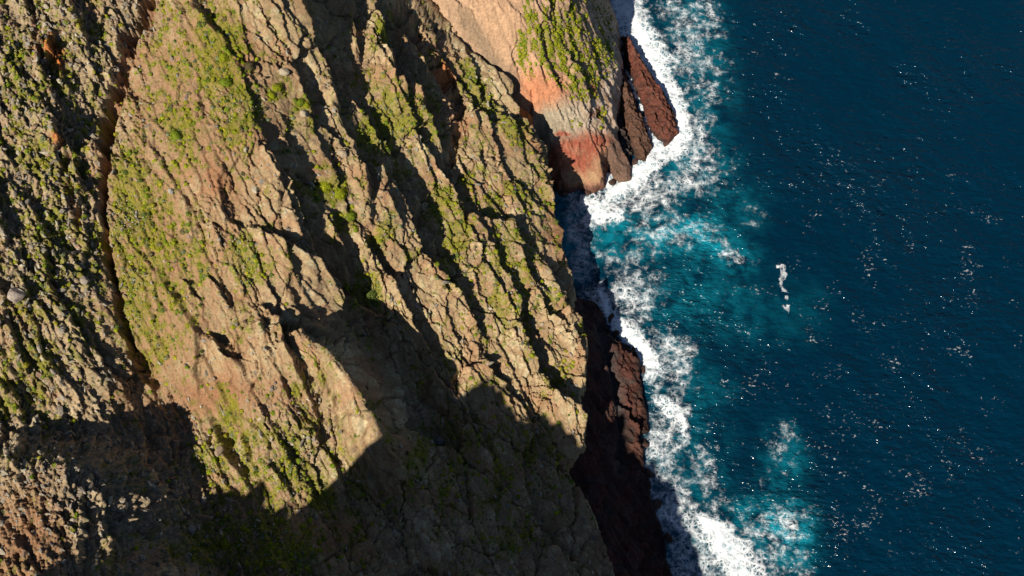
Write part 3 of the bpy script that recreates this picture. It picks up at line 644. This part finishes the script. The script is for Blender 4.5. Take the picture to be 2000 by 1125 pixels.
bp = N(nt, 'ShaderNodeBump', Strength=1.0, Distance=1.25); L(hgt, bp.inputs['Height']); gust = N(nt, 'ShaderNodeTexNoise', Scale=.035, Detail=3.0, Roughness=.55); L(tc.outputs['Object'], gust.inputs['Vector'])
L(math_('MULTIPLY', math_('ADD', .45, math_('MULTIPLY', smooth_(gust.outputs['Fac'], .35, .65), .75)), math_('SUBTRACT', 1.0, math_('MULTIPLY', foam, .82))), bp.inputs['Strength']); L(bp.outputs['Normal'], b.inputs['Normal'])

ATT = {'foam': FOAMC, 'aer': AER, 'foam_glint': FOAM_GLINT}
fm = FOAMC[:-1, :-1] > .5
sea = grid_mesh('sea', XW, YW, WH, keep=~fm, attrs=ATT, mat=msea); tag(sea, 'deep blue sea with scattered flecks of foam and painted glints', kind='structure')
surf = grid_mesh('surf_foam', XW, YW, WH, keep=fm, attrs=ATT, mat=msea); tag(surf, 'white lacy surf foam along the foot of the cliffs', kind='stuff')

# ------------------------------------------------------------------ scattered pieces: meshes
def soft_normal(a): return a / np.linalg.norm(a, axis=-1, keepdims=True)
def ico(sub):
    import bmesh
    bm = bmesh.new(); bmesh.ops.create_icosphere(bm, subdivisions=sub, radius=1.0)
    v = np.array([p.co[:] for p in bm.verts]); f = np.array([[q.index for q in t.verts] for t in bm.faces]); bm.free()
    return v, f
def hull(pts):
    import bmesh
    bm = bmesh.new()
    for p in pts: bm.verts.new(p)
    bmesh.ops.convex_hull(bm, input=bm.verts[:])
    for q in [q for q in bm.verts if not q.link_faces]: bm.verts.remove(q)
    bmesh.ops.triangulate(bm, faces=bm.faces[:]); bm.verts.index_update()
    v = np.array([p.co[:] for p in bm.verts]); f = np.array([[q.index for q in t.verts] for t in bm.faces]); bm.free()
    return v, f
def dome_variant(r, leaves):
    """cushion shrub: a lumpy core with small leaf tufts standing off it"""
    v, f = ico(2); keep = v[:, 2] > -.35
    f = f[keep[f].all(1)]
    lump = soft_normal(r.normal(size=(9, 3)) * [1, 1, .7] + [0, 0, .3])
    k = (np.clip(v @ lump.T, 0, 1) ** 8).max(1)
    v = v * (.62 + .30 * k + .08 * r.random(len(v)))[:, None] * [1, 1, .72]
    vs_, fs = [v], [f]; n = len(v)
    d = soft_normal(r.normal(size=(leaves, 3)) + [0, 0, .5]); d = d[d[:, 2] > -.1]
    kk = (np.clip(d @ lump.T, 0, 1) ** 8).max(1)
    p = d * (.68 + .34 * kk + .1 * r.random(len(d)))[:, None] * [1, 1, .75]
    a = soft_normal(np.cross(d, r.normal(size=d.shape))); b_ = np.cross(d, a)
    sz = (.10 + .12 * r.random(len(d)))[:, None] * (1.0 if leaves < 120 else .6)
    t1 = p + a * sz + d * sz * .5; t2 = p - a * sz * .5 + b_ * sz + d * sz * .2; t3 = p - a * sz * .5 - b_ * sz
    L_ = np.stack([t1, t2, t3], 1).reshape(-1, 3)
    vs_.append(L_); fs.append(np.arange(len(L_)).reshape(-1, 3) + n)
    return np.concatenate(vs_), np.concatenate(fs)
def rock_variant(r):
    p = soft_normal(r.normal(size=(13, 3))) * (.8 + .3 * r.random((13, 1))) * [1, .72, .6]
    return hull(p)
rv = np.random.default_rng(99)
SHRUB = [dome_variant(rv, 46) for _ in range(6)]
BIG = [dome_variant(rv, 420) for _ in range(4)]
ROCKV = [rock_variant(rv) for _ in range(14)]

def plain_material(name, rough=.9, bump=0.0, spread=.35):
    m = bpy.data.materials.new(name); m.use_nodes = True; nt = m.node_tree; L = nt.links.new
    b = nt.nodes['Principled BSDF']; b.inputs['Roughness'].default_value = rough; b.inputs['Specular IOR Level'].default_value = .2
    at = N(nt, 'ShaderNodeAttribute', attribute_name='col'); tc = N(nt, 'ShaderNodeTexCoord')
    n1 = N(nt, 'ShaderNodeTexNoise', Scale=3.0, Detail=5.0, Roughness=.7); L(tc.outputs['Object'], n1.inputs['Vector'])
    mr = N(nt, 'ShaderNodeMapRange'); mr.inputs['From Min'].default_value = .3; mr.inputs['From Max'].default_value = .7
    mr.inputs['To Min'].default_value = 1 - spread; mr.inputs['To Max'].default_value = 1 + spread; L(n1.outputs['Fac'], mr.inputs['Value'])
    mx = N(nt, 'ShaderNodeMix', data_type='RGBA', blend_type='MULTIPLY'); mx.inputs[0].default_value = 1.0
    L(at.outputs['Color'], mx.inputs[6]); L(mr.outputs['Result'], mx.inputs[7]); L(mx.outputs[2], b.inputs['Base Color'])
    if bump:
        bp = N(nt, 'ShaderNodeBump', Strength=bump, Distance=.2); L(n1.outputs['Fac'], bp.inputs['Height']); L(bp.outputs['Normal'], b.inputs['Normal'])
    return m
M_LEAF = plain_material('shrub_leaves', .8, 0, .3); M_STONE = plain_material('loose_rock', .95, .6, .4); M_FLOWER = plain_material('flower_petals', .7, 0, .05)
def tri_mesh(name, v, f, c, mat, smooth=False):
    me = bpy.data.meshes.new(name)
    me.vertices.add(len(v)); me.vertices.foreach_set('co', v.astype(np.float32).ravel())
    me.loops.add(f.size); me.loops.foreach_set('vertex_index', f.astype(np.int32).ravel())
    me.polygons.add(len(f)); me.polygons.foreach_set('loop_start', np.arange(0, f.size, 3, dtype=np.int32))
    me.polygons.foreach_set('use_smooth', np.full(len(f), smooth)); me.update(calc_edges=True)
    c = np.broadcast_to(c, (len(v), 3)); at = me.attributes.new('col', 'FLOAT_COLOR', 'POINT')
    at.data.foreach_set('color', np.concatenate([c, np.ones((len(v), 1))], 1).astype(np.float32).ravel())
    me.materials.append(mat); return me
def basis(n, ang):
    """rotation matrices: z along n, turned by ang"""
    z = soft_normal(n); x = soft_normal(np.stack([np.cos(ang), np.sin(ang), 0 * ang], -1)); y = soft_normal(np.cross(z, x)); x = np.cross(y, z)
    return np.stack([x, y, z], -1)
def merged(name, variants, vi, P, Rm, S3, Cc, mat, smooth=False):
    vs_, fs, cs = [], [], []; n = 0
    for k, (v, f) in enumerate(variants):
        m = np.where(vi == k)[0]
        if not len(m): continue
        w = np.einsum('nij,nvj->nvi', Rm[m], v[None] * S3[m][:, None]) + P[m][:, None]
        ff = f[None] + (np.arange(len(m)) * len(v))[:, None, None] + n
        vs_.append(w.reshape(-1, 3)); fs.append(ff.reshape(-1, 3)); cs.append(np.repeat(Cc[m], len(v), 0)); n += len(m) * len(v)
    me = tri_mesh(name, np.concatenate(vs_), np.concatenate(fs), np.concatenate(cs), mat, smooth)
    o = bpy.data.objects.new(name, me); col.objects.link(o); return o
class Ground:
    def __init__(s, Xp, Yp, Zp, u, v, ok):
        s.P = np.stack([Xp, Yp, Zp], -1); s.u = u; s.v = v
        n = normals_param(s.P); s.n = n; s.ok = ok
    def pick(s, w, count, r):
        w = (w * s.ok).ravel(); w = w / w.sum()
        i = r.choice(len(w), count, replace=False, p=w)
        return i
def normals_param(P):
    a = np.gradient(P, axis=1); b_ = np.gradient(P, axis=0); n = np.cross(a, b_)
    return n / (np.linalg.norm(n, axis=-1, keepdims=True) + 1e-9)
inview = (U > -40) & (U < 1240) & (V > -40) & (V < 1170)
steep = nz > .35
GA = Ground(PXo, PYo, PZo, U, V, inview & (out < -.3) & (Y > 14))
inB = (UB > 880) & (UB < 1230) & (VB > -40) & (VB < 330) & (ZH > 5)
GB = Ground(*HB, UB, VB, inB)
def at_px(G, u, v):
    d = (G.u - u) ** 2 + (G.v - v) ** 2; i = np.argmin(d); return i
# keep an eye on where the ground really shows: re-project the finished surface
GA.u, GA.v = proj(PXo, PYo, PZo); GB.u, GB.v = proj(*HB)

GREENS = np.array([[.24, .26, .008], [.15, .20, .010], [.28, .25, .016], [.085, .115, .02], [.16, .175, .085], [.12, .095, .04]])
def shrub_set(G, w, count, r, smin, smax):
    i = G.pick(w, count, r); P = G.P.reshape(-1, 3)[i]; n = soft_normal(G.n.reshape(-1, 3)[i] * .5 + [0, 0, 1])
    sz = smin * (smax / smin) ** (r.random(count) ** 2.2)
    S3 = sz[:, None] * (.8 + .4 * r.random((count, 3)))
    return i, P, basis(n, r.random(count) * 6.28), S3, sz

# ------------------------------------------------------------------ shrubs
r = np.random.default_rng(5)
wA = np.clip(VEG * 1.2 - .1, 0, 1) * sstep(-.1, .35, n1 + .5 * n2 + .8 * streak) + .28 * (grass > .45) + .012 * (1 - np.clip(SLAB, 0, 1) * .5)
wB = np.clip(VB_ * 1.2 - .25, 0, 1) * sstep(-.05, .35, m1 + .5 * m2 + 1.0 * stB)
iA_, PA_, RA_, SA_, szA = shrub_set(GA, wA, 9000, r, .15, .6)
iB_, PB_, RB_, SB_, szB = shrub_set(GB, wB, 2800, r, .18, .5)
P_all = np.concatenate([PA_, PB_]); R_all = np.concatenate([RA_, RB_]); S_all = np.concatenate([SA_, SB_]); sz_all = np.concatenate([szA, szB])
onB = np.concatenate([np.zeros(len(PA_), bool), np.ones(len(PB_), bool)])
ci = np.where(onB, r.choice([0, 1, 2], len(P_all)), r.choice(6, len(P_all), p=[.28, .22, .18, .12, .12, .08]))
C_all = GREENS[ci] * (.75 + .5 * r.random((len(P_all), 1)))
vi = r.integers(0, len(SHRUB), len(P_all))
big = np.argsort(-sz_all)[:260]
rest = np.ones(len(P_all), bool); rest[big] = False
o = merged('low_shrubs', SHRUB, vi[rest], P_all[rest], R_all[rest], S_all[rest], C_all[rest], M_LEAF)
tag(o, 'countless low green cushion plants carpeting the ledges and slopes', 'ground cover', kind='stuff')
from mathutils import Matrix
SMESH = [[tri_mesh('shrub', v, f, g * 1.0, M_LEAF) for g in GREENS] for v, f in SHRUB]
def place(name, me, P, Rm, S3):
    ob = bpy.data.objects.new(name, me); col.objects.link(ob)
    M = Matrix(((*Rm[0], 0), (*Rm[1], 0), (*Rm[2], 0), (0, 0, 0, 1)))
    ob.matrix_world = Matrix.Translation(Vector(P)) @ M @ Matrix.Diagonal((*S3, 1)); return ob
MARK = [(107,105,'by the bright orange hollow'), (30,130,'near the top left edge'), (20,330,'at the left edge'), (95,510,'by the dark crack in the rubble'), (60,690,'on the lower left bank'), (30,790,'at the edge of the left shadow'), (170,300,'on the rubble bank of the gully'), (190,560,'on the bank of the narrow gully'),
        (275,60,'at the head of the red gully'), (250,190,'right beside the wide red gully'), (340,110,'on the bare upper earth'), (430,60,'on the upper green streak'), (450,210,'among the white flowers above the tan slabs'), (345,265,'in the middle of the earth slope'), (420,350,'by the reddish rock knob'), (255,430,'among the thickest white flowers'),
        (290,530,'below the thickest white flowers'), (260,640,'at the foot of the flowering slope'), (395,510,'on the brown ribbed streak'), (480,510,'on the flowering patch beside grey ribs'), (360,700,'above the ravine shadow'), (430,820,'on the left of the sunlit spur base'), (560,910,'on the lowest sunlit patch'), (640,800,'on the sunlit spur'),
        (560,170,'by the pale boulders'), (650,370,'by the broad ledge shrub'), (740,80,'under the dark upper ravine'), (770,240,'on the green shelf'), (720,280,'beside the long dark fissure'), (880,400,'above the tan hollow'), (940,190,'on the green crest facing the headland'), (1000,300,'on the edge above the inlet'), (740,450,'below the dark fissure'), (900,500,'on the middle rock ribs'), (965,560,'in the long straight crack'), (1020,600,'on the face above the waterline'), (1110,720,'on the brow above the surf'), (790,600,'at the tip of the ravine shadow'),
        (480,1040,'in the deep shade at the bottom'), (380,900,'on the shaded bank beside the lone boulder'), (180,1000,'on the lower left crag'), (330,820,'in the shaded gully mouth'), (700,980,'below the spur in shade'), (830,900,'in the shaded middle ravine'), (960,1000,'on the shaded lower face'), (950,780,'in the shade under the rock ribs'), (1090,950,'on the shaded brow above the surf'),
        (1080,50,'on top of the headland'), (1030,60,'on the straight green line of the headland'), (1130,150,'on the seaward side of the headland'), (1185,110,'on the pale edge of the headland'), (1170,230,'low on the headland above the red rock'), (1060,130,'midway up the headland')]
HUE = ['yellow green', 'leaf green', 'golden green', 'dark green', 'grey green', 'dry brownish']
ORD = ['', 'second', 'third', 'fourth', 'fifth', 'sixth', 'seventh', 'eighth', 'ninth', 'tenth', 'eleventh', 'twelfth']
ub, vb = proj(P_all[:, 0], P_all[:, 1], P_all[:, 2])
sets = {}
for k in big:
    q = min((m for m in MARK if ('headland' in m[2] and 'facing' not in m[2]) == bool(onB[k])), key=lambda m: (m[0] - ub[k]) ** 2 + (m[1] - vb[k]) ** 2)
    sets.setdefault((HUE[ci[k]], q[2]), []).append(k)
for (hue, where), ks in sets.items():
    ks.sort(key=lambda k: vb[k])
    for j_, k in enumerate(ks):
        ob = place('cushion_shrub', SMESH[vi[k]][ci[k]], P_all[k], R_all[k], S_all[k])
        if len(ks) == 1: lab = 'small %s cushion shrub %s' % (hue, where)
        else: lab = '%s %s cushion shrub %s' % ('uppermost' if j_ == 0 else 'lowest' if j_ == len(ks) - 1 else ORD[min(j_, 11)] + ' from top', hue, where)
        tag(ob, lab, 'shrub', 'cushion shrubs on the headland' if onB[k] else 'cushion shrubs on the cliff')
BIGL = [(636,360,2.0,1,0,'broad yellow green shrub on the tan ledge beside the dark fissure'), (664,378,1.7,1,0,'olive shrub touching the right side of the broad ledge shrub'),
        (684,420,1.7,1,1,'rounded green shrub just below the two broad ledge shrubs'), (586,200,1.1,2,1,'green shrub on bare tan rock above the smooth grey slab'), (598,205,.9,2,0,'small bright shrub beside the one on bare tan rock'),
        (540,170,1.3,3,0,'bushy yellow shrub on bare earth near the top centre left'), (530,185,1.1,0,0,'low bright shrub just left of the bushy yellow one'), (487,128,1.4,0,5,'grey brown dry shrub on the bare earth slope'),
        (725,570,2.0,1,3,'dark green shrub in the shadow at the foot of the ribbed face'), (735,590,1.5,2,3,'dark shrub below the one at the foot of the ribbed face'),
        (437,110,1.5,1,0,'bright yellow shrub highest on the earth slope right of the gully'), (440,160,1.5,2,1,'bright green shrub midway down the upper earth slope'), (345,262,1.5,3,1,'rounded flowering shrub in the middle of the upper earth slope'),
        (315,85,.75,0,2,'dome shaped cushion shrub nearest the top of the red gully'), (363,84,.75,1,2,'dome shaped cushion shrub right of the one near the gully top')]
BMESH = [[tri_mesh('large_shrub', v, f, g * .95, M_LEAF) for g in GREENS] for v, f in BIG]
for u, v, sz, k, g, lab in BIGL:
    i = at_px(GA, u, v); P = GA.P.reshape(-1, 3)[i] - np.array([0, 0, .1 * sz])
    ob = place('large_shrub', BMESH[k][g], P, basis(np.array([[.25, 0, 1.0]]), np.array([u * 1.7]))[0], (sz, sz * .85, sz * .8)); tag(ob, lab, 'shrub', 'large shrubs on the cliff')

# ------------------------------------------------------------------ white flowers on the shrubs
wF = blobs(U, V, [(255,425,30,26,0,1),(235,462,22,18,0,1),(265,560,22,26,0,.8),(265,640,26,40,0,.6),(450,215,40,30,0,.9),(470,520,26,40,0,.9),(340,265,16,14,0,.8),(770,270,26,30,0,.7),(560,910,60,30,0,.7),(740,450,14,30,0,.7),(1010,560,20,40,0,.8),(30,140,24,40,0,.4),(950,190,20,60,30,.5),(720,570,20,30,0,.6),(480,1040,120,60,0,.35)])
i = GA.pick(wF * sstep(.0, .3, n2 + .2), 1700, r); P = GA.P.reshape(-1, 3)[i] + np.stack([0 * i, 0 * i, .22 + .2 * r.random(len(i))], -1)
ov, of = ico(1)
k = len(i); fs_ = (.035 + .055 * r.random(k) ** 2)[:, None] * np.ones((k, 3)) * [1, 1, .5]
o = merged('white_flowers', [(ov, of)], np.zeros(k, int), P, basis(np.tile([0., 0, 1], (k, 1)), r.random(k)), fs_, np.tile([.78, .76, .62], (k, 1)), M_FLOWER)
tag(o, 'tiny white flowers dotted over the green shrubs', 'flowers', kind='stuff')

# ------------------------------------------------------------------ loose rocks lying on the cliff (pieces of it)
wR = (np.clip(ROUGH, 0, 1) ** 1.5 * sstep(-.3, .2, n1 * -1) * (1 - .7 * np.clip(VEG, 0, 1)) * (1 - np.clip(RED, 0, 1)) + .02 * SLAB + .015)
i = GA.pick(wR, 6500, r); k = len(i)
P = GA.P.reshape(-1, 3)[i]; n_ = soft_normal(GA.n.reshape(-1, 3)[i] + .5 * r.normal(size=(k, 3)))
sz = .13 * (6.0 ** (r.random(k) ** 2.0))
S3 = sz[:, None] * (.75 + .5 * r.random((k, 3))) * [1.25, 1, .9]
Rm = basis(n_, STRIKE + .5 * r.normal(size=k)); vi2 = r.integers(0, len(ROCKV), k)
STC = np.array([[.30, .26, .20], [.24, .20, .155], [.37, .32, .23], [.26, .17, .11]])
ck = r.choice(4, k, p=[.4, .3, .2, .1])
Cc = STC[ck] * (.75 + .5 * r.random((k, 1)))
big = np.argsort(-sz)[:280]; rest = np.ones(k, bool); rest[big] = False
o = merged('rubble', ROCKV, vi2[rest], P[rest], Rm[rest], S3[rest], Cc[rest], M_STONE); o.parent = cliff; o['kind'] = 'stuff'
RM = [[tri_mesh('rock', v, f, c_, M_STONE) for c_ in STC] for v, f in ROCKV]
for q in big:
    ob = place('rock', RM[vi2[q]][ck[q]], P[q], Rm[q], S3[q]); ob.parent = cliff
BLD = [(428,882,.95,(.30,.22,.15),'lone rounded brown boulder at the edge of the ravine shadow'), (335,374,.62,(.36,.34,.28),'small pale grey boulder on the brown earth streak'),
       (32,578,1.5,(.33,.27,.22),'large pale pinkish boulder near the left edge among rubble'), (165,548,.9,(.30,.25,.2),'grey boulder on the rocky bank left of the red gully'),
       (668,300,1.0,(.36,.28,.19),'tan boulder perched above the cave like hollow'), (595,222,.9,(.38,.31,.21),'pale boulder under the green shrub on bare rock'), (556,143,.9,(.37,.31,.21),'pale boulder on the upper tan slope'),
       (860,862,1.1,(.27,.24,.22),'grey boulder on the shaded slope of the ravine'), (375,1035,.9,(.28,.25,.21),'grey boulder on the shaded bank at the lower left')]
for u, v, sz_, c_, lab in BLD:
    i = at_px(GA, u, v); P0 = GA.P.reshape(-1, 3)[i]
    rr_ = np.random.default_rng(int(u)); vv, ff = ico(3)
    pl = soft_normal(rr_.normal(size=(16, 3)))
    vv = vv * np.min(np.where(vv @ pl.T > .2, .82 / np.maximum(vv @ pl.T, .2), 9), 1, keepdims=True).clip(.5, 1.1) * [1.1, .9, .75]
    me = tri_mesh('boulder', vv, ff, np.array(c_), M_STONE)
    ob = place('boulder', me, P0 + np.array([0, 0, .15 * sz_]), basis(np.array([[.2, 0, 1.]]), np.array([u * .7]))[0], (sz_,) * 3)
    tag(ob, lab, 'boulder', 'boulders lying on the cliff')

# ------------------------------------------------------------------ boulders awash at the foot of the cliffs
WET = [(1256,868,1.3,'dark wet boulder in the notch of the lower ledge'), (1266,925,1.0,'dark wet boulder awash beside the lower shaded ledge'), (1283,985,1.2,'dark wet boulder low in the shaded surf'), (1306,1052,1.0,'lowest dark wet boulder against the shaded wall'),
       (1192,622,1.1,'dark wet boulder at the inner end of the sunlit surf'), (1204,652,.9,'dark wet boulder wedged where white water meets the ledge'), (1252,722,1.0,'dark wet boulder at the seaward edge of the ledge'),
       (1240,318,1.0,'brown wet boulder at the tip of the inner rock fin'), (1300,281,.9,'red brown wet boulder at the tip of the outer rock fin'), (1196,356,1.0,'brown wet boulder at the corner of the headland foot'), (1148,376,.9,'reddish wet boulder below the red headland foot'), (1100,378,1.1,'dark wet boulder in the shaded inlet under the headland')]
for u, v, sz_, lab in WET:
    x0, y0 = px(u, v, 0.0); rr_ = np.random.default_rng(int(u * 3 + v)); vv, ff = ico(3)
    pl = soft_normal(rr_.normal(size=(14, 3)))
    vv = vv * np.min(np.where(vv @ pl.T > .2, .78 / np.maximum(vv @ pl.T, .2), 9), 1, keepdims=True).clip(.45, 1.1) * [1.25, .9, .8]
    me = tri_mesh('boulder', vv, ff, np.array((.075, .042, .032)) * (.7 + .6 * rr_.random()), M_STONE)
    ob = place('boulder', me, (float(x0), float(y0), .15), basis(np.array([[.1, .1, 1.]]), np.array([rr_.random() * 6]))[0], (sz_,) * 3)
    tag(ob, lab, 'boulder', 'wet boulders at the waterline')
